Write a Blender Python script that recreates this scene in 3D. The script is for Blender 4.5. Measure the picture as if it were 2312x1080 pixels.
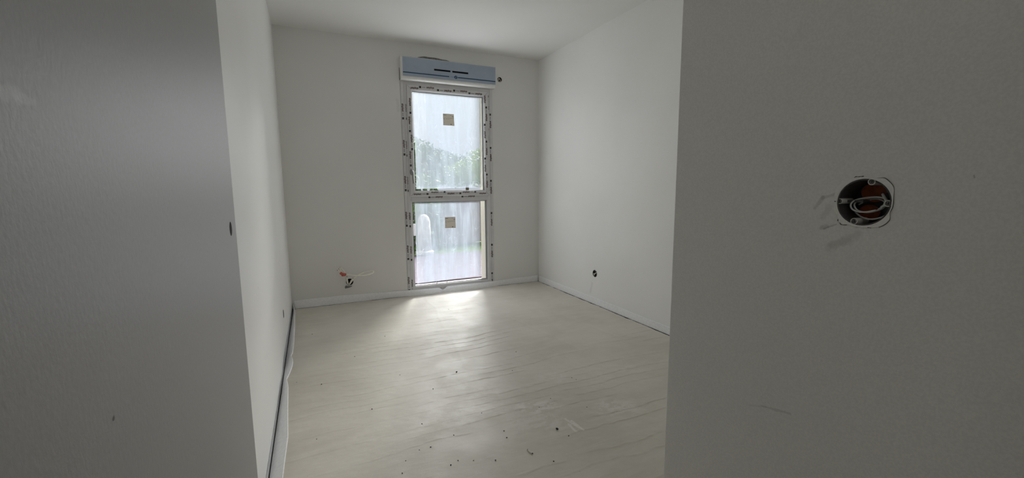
import bpy, bmesh, math, random
import numpy as np
from mathutils import Vector, Matrix

random.seed(7)
rng = np.random.default_rng(11)
SC = bpy.context.scene
COL = SC.collection
for o in list(bpy.data.objects):
    bpy.data.objects.remove(o)

# ------------------------------------------------------------------ camera
F_PX, YAW, PITCH, ROLL, CAM_H = 958.086, 0.439773, 0.124976, -0.00673, 1.11982
W_PX, H_PX = 2312, 1080
cy, sy, cp, sp = math.cos(YAW), math.sin(YAW), math.cos(PITCH), math.sin(PITCH)
FW = Vector((sy*cp, cy*cp, -sp)); R0 = Vector((cy, -sy, 0)); U0 = R0.cross(FW)
cr, sr = math.cos(ROLL), math.sin(ROLL)
RT = cr*R0 + sr*U0
UP = -sr*R0 + cr*U0
CAM = Vector((0, 0, CAM_H))
cam_data = bpy.data.cameras.new('camera')
cam_data.sensor_fit = 'HORIZONTAL'; cam_data.sensor_width = 36.0
cam_data.lens = F_PX/W_PX*36.0
cam_data.clip_start = 0.02
cam = bpy.data.objects.new('camera', cam_data); COL.objects.link(cam)
M = Matrix((RT, UP, -FW)).transposed().to_4x4(); M.translation = CAM
cam.matrix_world = M
SC.camera = cam

# ------------------------------------------------------------------ light
world = bpy.data.worlds.new('overcast_sky'); SC.world = world
world.use_nodes = True
wn = world.node_tree; wn.nodes.clear()
w_out = wn.nodes.new('ShaderNodeOutputWorld'); w_bg = wn.nodes.new('ShaderNodeBackground')
w_tc = wn.nodes.new('ShaderNodeTexCoord'); w_sep = wn.nodes.new('ShaderNodeSeparateXYZ')
w_ramp = wn.nodes.new('ShaderNodeValToRGB')
w_ramp.color_ramp.elements[0].color = (0.84, 0.90, 1.0, 1); w_ramp.color_ramp.elements[0].position = 0.0
w_ramp.color_ramp.elements[1].color = (0.95, 0.98, 1.0, 1); w_ramp.color_ramp.elements[1].position = 0.6
w_mul = wn.nodes.new('ShaderNodeMath'); w_mul.operation = 'MULTIPLY_ADD'
w_mul.inputs[1].default_value = 1.3; w_mul.inputs[2].default_value = 0.66     # overcast sky, brighter overhead
w_cl = wn.nodes.new('ShaderNodeMath'); w_cl.operation = 'MAXIMUM'; w_cl.inputs[1].default_value = 0.0
wn.links.new(w_tc.outputs['Generated'], w_sep.inputs[0])
wn.links.new(w_sep.outputs['Z'], w_cl.inputs[0])
wn.links.new(w_cl.outputs[0], w_ramp.inputs[0])
wn.links.new(w_cl.outputs[0], w_mul.inputs[0])
wn.links.new(w_ramp.outputs[0], w_bg.inputs[0])
wn.links.new(w_mul.outputs[0], w_bg.inputs[1])
wn.links.new(w_bg.outputs[0], w_out.inputs[0])

sun = bpy.data.lights.new('hazy_sun', 'SUN'); sun.energy = 34.0; sun.angle = math.radians(48)
sun.color = (1.0, 0.985, 0.955)
sun_o = bpy.data.objects.new('hazy_sun', sun); COL.objects.link(sun_o)
sun_dir = Vector((-0.68, -0.66, -0.64)).normalized()        # the way the light travels, into the room
sun_o.rotation_euler = sun_dir.to_track_quat('-Z', 'Y').to_euler()
sun_o.location = (1.3, 9, 6)

# daylight scattered into the room by the hazy film on the two panes
for nm, z, h, pw, py in (('daylight_upper_pane', 1.57, 0.88, 7.1, 4.333), ('daylight_lower_pane', 0.54, 0.78, 2.9, 4.339)):
    al = bpy.data.lights.new(nm, 'AREA'); al.shape = 'RECTANGLE'; al.size = 0.68; al.size_y = h
    al.energy = pw*h; al.color = (0.975, 0.985, 1.0)
    ao = bpy.data.objects.new(nm, al); COL.objects.link(ao)
    ao.location = (1.331, py, z); ao.rotation_euler = (math.radians(-90), 0, 0)

# added fill light behind the doorway, lifts the entry wall
hl = bpy.data.lights.new('hall_fill', 'POINT'); hl.energy = 2.2; hl.shadow_soft_size = 0.12; hl.color = (1.0, 0.97, 0.92)
ho = bpy.data.objects.new('hall_fill', hl); COL.objects.link(ho); ho.location = (0.2, -0.75, 2.3)

SC.view_settings.view_transform = 'Standard'
SC.view_settings.look = 'None'
SC.view_settings.gamma = 1.0
SC.view_settings.use_curve_mapping = False
SC.view_settings.exposure = 0.09
try:
    SC.cycles.use_denoising = True
    SC.cycles.max_bounces = 16; SC.cycles.diffuse_bounces = 12; SC.cycles.transparent_max_bounces = 16
    SC.cycles.sample_clamp_indirect = 6.0
    SC.cycles.caustics_reflective = False; SC.cycles.caustics_refractive = False
except Exception:
    pass

# ------------------------------------------------------------------ pixel -> point on a known plane
def ray(x, y):
    return FW + RT*((x-W_PX/2)/F_PX) - UP*((y-H_PX/2)/F_PX)
def at(x, y, axis, val):
    d = ray(x, y); t = (val-CAM[axis])/d[axis]
    return CAM + d*t
def atx(x, y, v): return at(x, y, 0, v)
def aty(x, y, v): return at(x, y, 1, v)
def atz(x, y, v=0.0): return at(x, y, 2, v)

# room dimensions (metres): X across, Y depth, Z up
XL, XR, YB, HC = -0.218, 2.380, 4.327, 2.50
XN, YN = 0.72, 0.693          # entrance block: face and corner
YF = -0.05                     # doorway plane

# ------------------------------------------------------------------ materials
class NT:
    def __init__(s, name):
        s.m = bpy.data.materials.new(name); s.m.use_nodes = True
        s.t = s.m.node_tree; s.n = s.t.nodes
        s.n.clear()
        s.out = s.n.new('ShaderNodeOutputMaterial')
        s.tc = s.n.new('ShaderNodeTexCoord')
    def new(s, kind, **kw):
        nd = s.n.new(kind)
        for k, v in kw.items(): setattr(nd, k, v)
        return nd
    def link(s, a, b): s.t.links.new(a, b)
    def math(s, op, a, b=None, c=None, clamp=False):
        nd = s.new('ShaderNodeMath', operation=op); nd.use_clamp = clamp
        for i, v in enumerate((a, b, c)):
            if v is None: continue
            if isinstance(v, (int, float)): nd.inputs[i].default_value = v
            else: s.link(v, nd.inputs[i])
        return nd.outputs[0]
    def vmath(s, op, a, b=None, out=0):
        nd = s.new('ShaderNodeVectorMath', operation=op)
        for i, v in enumerate((a, b)):
            if v is None: continue
            if isinstance(v, (tuple, Vector)): nd.inputs[i].default_value = tuple(v)
            else: s.link(v, nd.inputs[i])
        return nd.outputs[out]
    def noise(s, scale, detail=3, rough=0.5, vec=None, stretch=None):
        nd = s.new('ShaderNodeTexNoise')
        nd.inputs['Scale'].default_value = scale; nd.inputs['Detail'].default_value = detail
        nd.inputs['Roughness'].default_value = rough
        v = vec or s.tc.outputs['Object']
        if stretch:
            v = s.vmath('MULTIPLY', v, stretch)
        s.link(v, nd.inputs['Vector'])
        return nd.outputs['Fac']
    def smooth(s, v, a, b, lo=0.0, hi=1.0):
        nd = s.new('ShaderNodeMapRange', interpolation_type='SMOOTHSTEP')
        s.link(v, nd.inputs['Value'])
        nd.inputs['From Min'].default_value = a; nd.inputs['From Max'].default_value = b
        nd.inputs['To Min'].default_value = lo; nd.inputs['To Max'].default_value = hi
        return nd.outputs['Result']
    def mix(s, fac, a, b):
        nd = s.new('ShaderNodeMix', data_type='RGBA')
        if isinstance(fac, (int, float)): nd.inputs[0].default_value = fac
        else: s.link(fac, nd.inputs[0])
        for i, v in ((6, a), (7, b)):
            if isinstance(v, tuple): nd.inputs[i].default_value = (*v[:3], 1)
            else: s.link(v, nd.inputs[i])
        return nd.outputs[2]
    def segdist(s, a, b):
        """distance of the shading point from segment a-b (object space = room metres)"""
        P = s.tc.outputs['Object']; ba = Vector(b)-Vector(a)
        pa = s.vmath('SUBTRACT', P, Vector(a))
        dt = s.vmath('DOT_PRODUCT', pa, ba, out=1)
        h = s.math('DIVIDE', dt, ba.length_squared, clamp=True)
        sc = s.new('ShaderNodeVectorMath', operation='SCALE'); sc.inputs[0].default_value = tuple(ba)
        s.link(h, sc.inputs['Scale'])
        return s.vmath('LENGTH', s.vmath('SUBTRACT', pa, sc.outputs[0]), out=1)
    def bump(s, h, strength, dist):
        nd = s.new('ShaderNodeBump'); nd.inputs['Strength'].default_value = strength
        nd.inputs['Distance'].default_value = dist
        s.link(h, nd.inputs['Height']); return nd.outputs[0]
    def bsdf(s, color, rough=0.5, spec=0.5, metal=0.0, normal=None, **kw):
        p = s.new('ShaderNodeBsdfPrincipled')
        if isinstance(color, tuple): p.inputs['Base Color'].default_value = (*color[:3], 1)
        else: s.link(color, p.inputs['Base Color'])
        if isinstance(rough, (int, float)): p.inputs['Roughness'].default_value = rough
        else: s.link(rough, p.inputs['Roughness'])
        p.inputs['Specular IOR Level'].default_value = spec
        p.inputs['Metallic'].default_value = metal
        for k, v in kw.items(): p.inputs[k].default_value = v
        if normal is not None: s.link(normal, p.inputs['Normal'])
        return p.outputs[0]
    def done(s, shader):
        s.link(shader, s.out.inputs['Surface']); return s.m

def plain(name, color, rough=0.5, spec=0.5, metal=0.0, var=0.06, scale=40, bump=0.0, bscale=200, **kw):
    n = NT(name)
    f = n.noise(scale, 4)
    c = n.mix(n.smooth(f, 0.3, 0.7), tuple(max(0, v*(1-var)) for v in color), tuple(min(1, v*(1+var)) for v in color))
    nm = n.bump(n.noise(bscale, 2), bump, 0.001) if bump else None
    return n.done(n.bsdf(c, rough, spec, metal, nm, **kw))

def wall_paint(name, color, stains=(), rough=0.55, spec=0.35, grain=0.10, vstreak=False, gloss_var=False):
    n = NT(name)
    f = n.noise(1.3, 3)
    c = n.mix(n.smooth(f, 0.3, 0.7), tuple(v*0.975 for v in color), tuple(min(1, v*1.02) for v in color))
    st = (1, 1, 0.6) if vstreak else None
    g = n.noise(330, 2, 0.6, stretch=st)
    c = n.mix(n.smooth(g, 0.35, 0.65, 0.0, grain), c, tuple(v*0.7 for v in color))
    for a, b, wd, strength, tint in stains:
        d = n.segdist(a, b)
        rag = n.noise(90, 4, 0.6)
        d2 = n.math('MULTIPLY_ADD', n.math('SUBTRACT', rag, 0.5), wd*1.8, d)
        m = n.smooth(d2, wd*0.25, wd, strength, 0.0)
        c = n.mix(m, c, tint)
    nm = n.bump(n.noise(260, 3, 0.6, stretch=st), 0.22, 0.0012)
    return n.done(n.bsdf(c, rough, spec, 0.0, nm))

GREY_SCUFF = (0.10, 0.10, 0.10); LIGHT_SCUFF = (0.9, 0.9, 0.9)
def niche(x, y): return tuple(atx(x, y, XN))
niche_stains = []
for (a, b, w, s_) in [((1840, 470), (1858, 447), .006, .35), ((1858, 447), (1884, 440), .005, .35),
                      ((1860, 517), (1888, 507), .003, .55), ((1856, 515), (1866, 512), .007, .4),
                      ((1856, 490), (1872, 468), .010, .22), ((1872, 560), (1935, 528), .012, .22),
                      ((1880, 552), (1915, 545), .012, .15),
                      ((1720, 917), (1784, 935), .004, .30), ((1690, 915), (1730, 920), .003, .12),
                      ((2199, 396), (2200, 401), .0013, .6)]:
    niche_stains.append((niche(*a), niche(*b), w*.7, s_*.6, GREY_SCUFF))
WHITE = (0.87, 0.865, 0.845)  # one white paint; the per-wall tones below carry differences in light
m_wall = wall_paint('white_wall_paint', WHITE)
m_wall_right = wall_paint('white_wall_paint_scuffed', (0.85, 0.85, 0.835),
                          [(tuple(atx(1337, 640, XR)), tuple(atx(1333, 660, XR)), .02, .10, GREY_SCUFF)])
m_wall_left = wall_paint('white_wall_satin_lightened', (0.93, 0.93, 0.92), [(tuple(atx(583, 649, XL)), tuple(atx(583, 651, XL)), .006, .3, GREY_SCUFF),  # left wall lightened, its stronger light is put into the colour
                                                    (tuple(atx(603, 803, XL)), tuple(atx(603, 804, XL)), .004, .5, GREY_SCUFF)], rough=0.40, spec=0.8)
m_wall_niche = wall_paint('entry_wall_paint_lightened', (0.90, 0.89, 0.865), niche_stains, grain=0.22)  # entry wall white raised to brighten it through the colour
m_wall_back = wall_paint('back_wall_paint_dimmed', (0.77, 0.765, 0.745), [(tuple(aty(897, 225, YB)), tuple(aty(900, 250, YB)), .02, .18, (0.45, 0.45, 0.45))])  # window wall white greyed, its weaker light is in the colour
m_ceiling = wall_paint('ceiling_paint_dimmed', (0.79, 0.79, 0.775), rough=0.8, spec=0.2, grain=0.05)  # ceiling white lowered to dim it through the colour
XD = -0.145
door_st = [(tuple(atx(-10, 200, XD)), tuple(atx(35, 216, XD)), .007, .28, (0.72, 0.72, 0.72)),
           (tuple(atx(35, 216, XD)), tuple(atx(75, 232, XD)), .004, .2, (0.72, 0.72, 0.72)),
           (tuple(atx(256, 946, XD)), tuple(atx(257, 946, XD)), .0022, .9, (0.03, 0.03, 0.03))]
m_door = wall_paint('grey_door_primer', (0.395, 0.395, 0.40), door_st, rough=0.43, spec=0.6, grain=0.20, vstreak=True)
m_dark = plain('dark_cavity', (0.02, 0.019, 0.018), 0.7, 0.2)
m_black = plain('black_gap', (0.008, 0.008, 0.01), 0.8, 0.1)
m_pvc = plain('white_pvc_film', (0.66, 0.655, 0.665), 0.38, 0.5, var=0.03, scale=12)
m_pvc_bright = plain('white_pvc_bead', (0.56, 0.56, 0.57), 0.3, 0.5, var=0.02)
m_gasket = plain('grey_gasket', (0.06, 0.065, 0.075), 0.6)
m_print_red = plain('dark_red_print', (0.05, 0.008, 0.010), 0.6)
m_print_black = plain('black_print', (0.012, 0.012, 0.012), 0.6)
m_blue = plain('blue_protective_film', (0.345, 0.41, 0.50), 0.35, 0.5, var=0.05, scale=6, bump=0.15, bscale=30)
m_blue_dark = plain('dark_blue_print', (0.012, 0.055, 0.13), 0.5)
m_blue_mid = plain('faded_blue_print', (0.20, 0.30, 0.42), 0.5)
m_box_white = plain('white_casing', (0.72, 0.72, 0.71), 0.35, 0.5, var=0.02)
m_plaster = plain('fresh_plaster', (0.72, 0.71, 0.69), 0.8, 0.2, var=0.06, scale=90, bump=0.4, bscale=180)
m_dark_grey = plain('dark_grey_matt', (0.22, 0.215, 0.21), 0.9, 0.1, var=0.25, scale=60)
m_foam = NT('white_foam_strip')
m_foam = m_foam.done(m_foam.bsdf(m_foam.mix(m_foam.smooth(m_foam.noise(70, 3), .35, .65), (0.84, 0.845, 0.86), (0.90, 0.905, 0.92)),
                                 0.55, 0.3, 0.0, m_foam.bump(m_foam.noise(220, 3), 0.35, 0.001)))
m_cable = plain('off_white_cable', (0.90, 0.88, 0.80), 0.35, 0.5, var=0.03)
m_cable_grey = plain('grey_white_cable', (0.66, 0.66, 0.64), 0.4, 0.5, var=0.05)
m_red_tape = plain('red_tape', (0.55, 0.12, 0.09), 0.45, 0.5, var=0.3, scale=120)
m_copper = plain('bare_wire_end', (0.03, 0.028, 0.025), 0.4, 0.5)
m_box_grey = plain('grey_box_plastic', (0.075, 0.072, 0.072), 0.45, 0.5, var=0.15, scale=80)
m_box_orange = plain('orange_box_membrane', (0.42, 0.10, 0.03), 0.45, 0.5, var=0.2, scale=90)
m_screw = plain('zinc_screw', (0.45, 0.45, 0.44), 0.35, 0.5, 0.7, var=0.05)
m_boss = plain('pale_screw_boss', (0.62, 0.62, 0.60), 0.5, 0.4)
m_metal = plain('brushed_metal', (0.55, 0.55, 0.56), 0.3, 0.5, 0.9, var=0.03)
m_handle = plain('satin_handle', (0.34, 0.34, 0.345), 0.25, 0.6, 0.4, var=0.02)
m_grit = plain('dark_grit', (0.035, 0.032, 0.028), 0.8, 0.2, var=0.3, scale=300)
m_chip = plain('pale_chip', (0.85, 0.83, 0.78), 0.7, 0.2, var=0.1, scale=200)
m_cream = plain('cream_render', (0.62, 0.61, 0.54), 0.85, 0.2, var=0.04, scale=60, bump=0.2)
m_terrace = plain('mauve_terrace', (0.085, 0.075, 0.09), 0.9, 0.02, var=0.15, scale=8)
m_lawn = plain('lawn_green', (0.07, 0.105, 0.04), 0.9, 0.02, var=0.4, scale=6)
m_leaf = plain('dark_leaf', (0.075, 0.13, 0.035), 0.6, 0.3, var=0.5, scale=4)
m_leaf_light = plain('light_leaf', (0.25, 0.33, 0.09), 0.6, 0.3, var=0.4, scale=3)
m_pale_upright = plain('pale_upright_grey', (0.36, 0.345, 0.33), 0.85, 0.2, var=0.2, scale=14)
m_dark_bark = plain('brown_bark', (0.12, 0.09, 0.07), 0.9, 0.2, var=0.2, scale=14)
m_board = plain('weathered_board', (0.23, 0.20, 0.20), 0.85, 0.2, var=0.2, scale=9)
m_board_white = plain('white_board', (0.50, 0.50, 0.51), 0.7, 0.3, var=0.04)

def screed():
    n = NT('beige_screed')
    a = n.noise(2.2, 4, 0.55); b = n.noise(14, 5, 0.6, stretch=(0.35, 1.6, 1))
    c = n.mix(n.smooth(a, 0.3, 0.7), (0.58, 0.545, 0.475), (0.665, 0.63, 0.56))
    c = n.mix(n.smooth(b, 0.42, 0.72, 0, 0.45), c, (0.69, 0.66, 0.59))
    sp_ = n.noise(60, 3, 0.7)
    c = n.mix(n.smooth(sp_, 0.66, 0.75, 0, 0.35), c, (0.25, 0.235, 0.20))
    for (x, y), r, s_ in [((1198, 920), .07, .5), ((1240, 915), .05, .4), ((1395, 918), .10, .4), ((1245, 850), .08, .25),
                          ((1215, 955), .12, .25), ((1020, 940), .16, .22), ((1065, 880), .14, .2), ((1410, 830), .08, .25)]:
        ctr = atz(x, y)
        d = n.segdist(tuple(ctr+Vector((-r*.4, .02, 0))), tuple(ctr+Vector((r*.4, -.02, 0))))
        rag = n.noise(16, 5, 0.65, stretch=(1, 1.6, 1))
        m = n.math('MULTIPLY', n.smooth(d, r*0.2, r*1.2, 1, 0), n.smooth(rag, 0.46, 0.53, 0, s_))
        c = n.mix(m, c, (0.84, 0.825, 0.78))
    for (x0, y0, x1, y1) in [(1276, 946, 1310, 968), (1284, 958, 1300, 975), (1290, 950, 1318, 972)]:
        d = n.segdist(tuple(atz(x0, y0)), tuple(atz(x1, y1)))
        rag = n.noise(120, 4, 0.6)
        d2 = n.math('MULTIPLY_ADD', n.math('SUBTRACT', rag, 0.5), .02, d)
        c = n.mix(n.smooth(d2, .002, .009, .75, 0), c, (0.78, 0.76, 0.71))
    h = n.math('ADD', n.noise(45, 5, 0.65, stretch=(0.5, 1.6, 1)), n.math('MULTIPLY', n.noise(300, 3, 0.6), 0.25))
    r = n.smooth(n.noise(7, 4), 0.3, 0.7, 0.46, 0.58)
    return n.done(n.bsdf(c, r, 0.65, 0.0, n.bump(h, 0.35, 0.002)))
m_screed = screed()
m_joint = plain('dark_joint', (0.035, 0.032, 0.03), 0.9, 0.1)
m_subfloor = plain('raw_concrete', (0.05, 0.045, 0.04), 0.95, 0.1, var=0.3)

def glass_mat():
    n = NT('window_glass')
    tr = n.new('ShaderNodeBsdfTransparent'); tr.inputs[0].default_value = (0.96, 0.96, 0.955, 1)
    gl = n.new('ShaderNodeBsdfGlossy'); gl.inputs['Roughness'].default_value = 0.02
    fr = n.new('ShaderNodeFresnel'); fr.inputs[0].default_value = 1.45
    mx = n.new('ShaderNodeMixShader')
    n.link(fr.outputs[0], mx.inputs[0]); n.link(tr.outputs[0], mx.inputs[1]); n.link(gl.outputs[0], mx.inputs[2])
    return n.done(mx.outputs[0])
m_glass = glass_mat()

def film_mat(name, haze, streak):
    n = NT(name)
    tr = n.new('ShaderNodeBsdfTransparent'); tr.inputs[0].default_value = (0.955, 0.96, 0.965, 1)
    tl = n.new('ShaderNodeBsdfTranslucent'); tl.inputs[0].default_value = (0.76, 0.86, 1.0, 1)
    df = n.new('ShaderNodeBsdfDiffuse'); df.inputs[0].default_value = (0.8, 0.85, 0.92, 1)
    v = n.noise(5, 4, 0.6, stretch=(3.0, 1, 0.35))                      # long vertical streaks
    w = n.noise(16, 5, 0.7, stretch=(1.0, 1, 0.8))
    cr_ = n.new('ShaderNodeTexVoronoi', feature='DISTANCE_TO_EDGE'); cr_.inputs['Scale'].default_value = 7
    wv = n.new('ShaderNodeTexNoise'); wv.inputs['Scale'].default_value = 9; wv.inputs['Detail'].default_value = 4
    n.link(n.tc.outputs['Object'], wv.inputs['Vector'])
    add = n.vmath('ADD', n.tc.outputs['Object'], n.vmath('MULTIPLY', wv.outputs['Color'], (0.12, 0.0, 0.2)))
    n.link(add, cr_.inputs['Vector'])
    crease = n.smooth(cr_.outputs['Distance'], 0.0, 0.02, 1.0, 0.0)
    crease = n.math('MULTIPLY', crease, n.smooth(n.noise(4, 3), 0.5, 0.62))
    f = n.math('ADD', haze, n.smooth(v, 0.4, 0.7, 0, streak))
    f = n.math('ADD', f, n.smooth(w, 0.55, 0.75, 0, streak*0.7))
    f = n.math('MULTIPLY_ADD', crease, 0.34, f, clamp=True)
    white = n.new('ShaderNodeMixShader'); white.inputs[0].default_value = 0.25
    n.link(tl.outputs[0], white.inputs[1]); n.link(df.outputs[0], white.inputs[2])
    mx = n.new('ShaderNodeMixShader')
    n.link(f, mx.inputs[0]); n.link(tr.outputs[0], mx.inputs[1]); n.link(white.outputs[0], mx.inputs[2])
    return n.done(mx.outputs[0])
m_film = film_mat('hazy_plastic_film', 0.42, 0.18)
m_film_low = film_mat('hazy_lower_film', 0.40, 0.24)
m_film_tape = film_mat('hazy_plastic_film_overlap', 0.10, 0.10)

def paper_mat():
    n = NT('label_paper')
    tl = n.new('ShaderNodeBsdfTranslucent'); tl.inputs[0].default_value = (0.80, 0.76, 0.70, 1)
    df = n.new('ShaderNodeBsdfDiffuse'); df.inputs[0].default_value = (0.72, 0.67, 0.6, 1)
    mx = n.new('ShaderNodeMixShader'); mx.inputs[0].default_value = 0.65
    n.link(tl.outputs[0], mx.inputs[1]); n.link(df.outputs[0], mx.inputs[2])
    return n.done(mx.outputs[0])
m_paper = paper_mat()

# ------------------------------------------------------------------ mesh helpers
def finish(name, bm, mat, parent=None, smooth=False, kind=None, label=None):
    bmesh.ops.recalc_face_normals(bm, faces=bm.faces[:])
    me = bpy.data.meshes.new(name); bm.to_mesh(me); bm.free()
    for mm in (mat if isinstance(mat, (list, tuple)) else [mat]): me.materials.append(mm)
    if smooth:
        for p in me.polygons: p.use_smooth = True
    o = bpy.data.objects.new(name, me); COL.objects.link(o)
    if parent: o.parent = parent
    if kind: o['kind'] = kind
    if label: o['label'] = label
    return o
def thing(name, label, cat, loc=(0, 0, 0), group=None, rot=None):
    o = bpy.data.objects.new(name, None); COL.objects.link(o)
    o.empty_display_size = 0.05
    if rot is not None:
        mw = rot.to_4x4(); mw.translation = Vector(loc); o.matrix_world = mw
    else:
        o.location = loc
    tag(o, label, cat, group); return o
def tag(o, label, cat, group=None):
    o['label'] = label; o['category'] = cat
    if group: o['group'] = group
    return o
def structure(o, label=None, cat=None):
    o['kind'] = 'structure'
    if label: o['label'] = label
    if cat: o['category'] = cat
    return o
def box(bm, x0, x1, y0, y1, z0, z1, bevel=0.0):
    vs = [bm.verts.new(p) for p in [(x0, y0, z0), (x1, y0, z0), (x1, y1, z0), (x0, y1, z0), (x0, y0, z1), (x1, y0, z1), (x1, y1, z1), (x0, y1, z1)]]
    fs = [bm.faces.new([vs[i] for i in f]) for f in [(0, 1, 2, 3), (4, 5, 6, 7), (0, 1, 5, 4), (1, 2, 6, 5), (2, 3, 7, 6), (3, 0, 4, 7)]]
    if bevel:
        es = list({e for f in fs for e in f.edges})
        bmesh.ops.bevel(bm, geom=es, offset=bevel, segments=2, affect='EDGES', profile=0.5)
    return vs
def catmull(pts, n=8):
    P = [Vector(p) for p in pts]; P = [P[0]*2-P[1]]+P+[P[-1]*2-P[-2]]
    out = []
    for i in range(1, len(P)-2):
        a, b, c, d = P[i-1:i+3]
        for k in range(n):
            t = k/n
            out.append(0.5*((2*b)+(c-a)*t+(2*a-5*b+4*c-d)*t*t+(3*b-a-3*c+d)*t**3))
    out.append(P[-2]); return out
def tube(bm, pts, r, seg=10, cap=True, smooth_n=0):
    if smooth_n: pts = catmull(pts, smooth_n)
    pts = [Vector(p) for p in pts]
    rad = r if callable(r) else (lambda t: r)
    rings = []; prev = None
    for i, p in enumerate(pts):
        t = (pts[min(i+1, len(pts)-1)]-pts[max(i-1, 0)]).normalized()
        if prev is None:
            a = t.orthogonal().normalized()
        else:
            a = (prev-t*prev.dot(t))
            a = a.normalized() if a.length > 1e-6 else t.orthogonal().normalized()
        prev = a; b = t.cross(a); rr = rad(i/max(1, len(pts)-1))
        rings.append([bm.verts.new(p+(a*math.cos(2*math.pi*k/seg)+b*math.sin(2*math.pi*k/seg))*rr) for k in range(seg)])
    for A, B in zip(rings, rings[1:]):
        for k in range(seg):
            bm.faces.new([A[k], A[(k+1) % seg], B[(k+1) % seg], B[k]])
    if cap:
        bm.faces.new(rings[0][::-1]); bm.faces.new(rings[-1])
def lathe(bm, prof, seg=32, mat=None, closed_ends=True):
    """profile of (radius, height) spun about local z"""
    rings = []
    for r, h in prof:
        rings.append([bm.verts.new((r*math.cos(2*math.pi*k/seg), r*math.sin(2*math.pi*k/seg), h)) for k in range(seg)] if r > 1e-6 else [bm.verts.new((0, 0, h))])
    for A, B in zip(rings, rings[1:]):
        if len(A) == 1 and len(B) == 1: continue
        if len(A) == 1: [bm.faces.new([A[0], B[k], B[(k+1) % seg]]) for k in range(seg)]
        elif len(B) == 1: [bm.faces.new([A[k], A[(k+1) % seg], B[0]]) for k in range(seg)]
        else: [bm.faces.new([A[k], A[(k+1) % seg], B[(k+1) % seg], B[k]]) for k in range(seg)]
def move(bm, start, mat):
    bm.verts.ensure_lookup_table()
    for v in bm.verts[start:]: v.co = mat @ v.co
def frame_sweep(bm, x0, x1, z0, z1, prof):
    """sweep a closed (inset, y) profile round a rectangle with mitred corners"""
    loops = []
    for d, y in prof:
        loops.append([bm.verts.new(p) for p in [(x0+d, y, z0+d), (x1-d, y, z0+d), (x1-d, y, z1-d), (x0+d, y, z1-d)]])
    n = len(loops)
    for i in range(n):
        A, B = loops[i], loops[(i+1) % n]
        for k in range(4):
            bm.faces.new([A[k], A[(k+1) % 4], B[(k+1) % 4], B[k]])
def slab_with_holes(bm, outline, circles, to3d, depth, through=False):
    """solid slab: outline polygon in (u,v), round holes opened in its front face; to3d(u,v,d)"""
    def face(d, holes):
        edges = []
        vs = [bm.verts.new(to3d(u, v, d)) for u, v in outline]
        edges += [bm.edges.new((vs[i], vs[(i+1) % len(vs)])) for i in range(len(vs))]
        rings = []
        for (u, v, r) in holes:
            cs = [bm.verts.new(to3d(u+r*math.cos(2*math.pi*k/40), v+r*math.sin(2*math.pi*k/40), d)) for k in range(40)]
            rings.append(cs)
            edges += [bm.edges.new((cs[i], cs[(i+1) % 40])) for i in range(40)]
        bmesh.ops.triangle_fill(bm, use_beauty=True, use_dissolve=False, edges=edges)
        return vs, rings
    A, ra = face(0, circles); B, rb = face(depth, circles if through else [])
    for i in range(len(A)):
        j = (i+1) % len(A); bm.faces.new([A[i], A[j], B[j], B[i]])
    if through:
        for P, Q in zip(ra, rb):
            for i in range(40):
                j = (i+1) % 40; bm.faces.new([P[i], P[j], Q[j], Q[i]])

# orientation frames: local x right, y up, z out of the wall into the room
ROT_BACK = Matrix(((1, 0, 0), (0, 0, -1), (0, 1, 0)))
ROT_LEFT = Matrix(((0, 0, 1), (1, 0, 0), (0, 1, 0)))
ROT_RIGHT = Matrix(((0, 0, -1), (-1, 0, 0), (0, 1, 0)))

# ------------------------------------------------------------------ room shell
SW = atx(1949.5, 457, XN); SW_R = 0.0335               # switch box on the entry wall
SO = atx(1343, 618, XR); SO_R = 0.034                  # socket box, right wall
SL = atx(640, 709, XL); SL_R = 0.029                   # socket box, left wall
CO = aty(789.5, 637, YB); CO_R = 0.033                 # cable outlet, back wall
SB = aty(1128, 180, YB); SB_R = 0.026                  # box beside the shutter case

def pv(v): return Vector(v)
bm = bmesh.new()
slab_with_holes(bm, [(-1.4, 0-.06), (YB, -.06), (YB, HC), (-1.4, HC)], [(SL.y, SL.z, SL_R)], lambda u, v, d: (XL-d, u, v), 0.2)
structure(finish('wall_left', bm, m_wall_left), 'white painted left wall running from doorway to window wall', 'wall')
bm = bmesh.new()
slab_with_holes(bm, [(YN, -.06), (YB, -.06), (YB, HC), (YN, HC)], [(SO.y, SO.z, SO_R)], lambda u, v, d: (XR+d, u, v), 0.2)
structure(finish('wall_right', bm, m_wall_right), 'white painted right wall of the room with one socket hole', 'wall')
WX0, WX1, WZ1 = 0.846, 1.812, 2.30
bm = bmesh.new()
slab_with_holes(bm, [(XL-.2, -.06), (WX0, -.06), (WX0, WZ1), (WX1, WZ1), (WX1, -.06), (XR+.2, -.06), (XR+.2, HC+.05), (XL-.2, HC+.05)],
                [(CO.x, CO.z, CO_R), (SB.x, SB.z, SB_R)], lambda u, v, d: (u, YB+d, v), 0.23)
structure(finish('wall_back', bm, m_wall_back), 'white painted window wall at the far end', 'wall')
# entrance block: the foreground right wall and its corner
bm = bmesh.new()
ol = []
rc = 0.004
for k in range(5):
    a = math.pi/2*k/4
    ol.append((XN+rc-rc*math.cos(a), YN-rc+rc*math.sin(a)))
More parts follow.
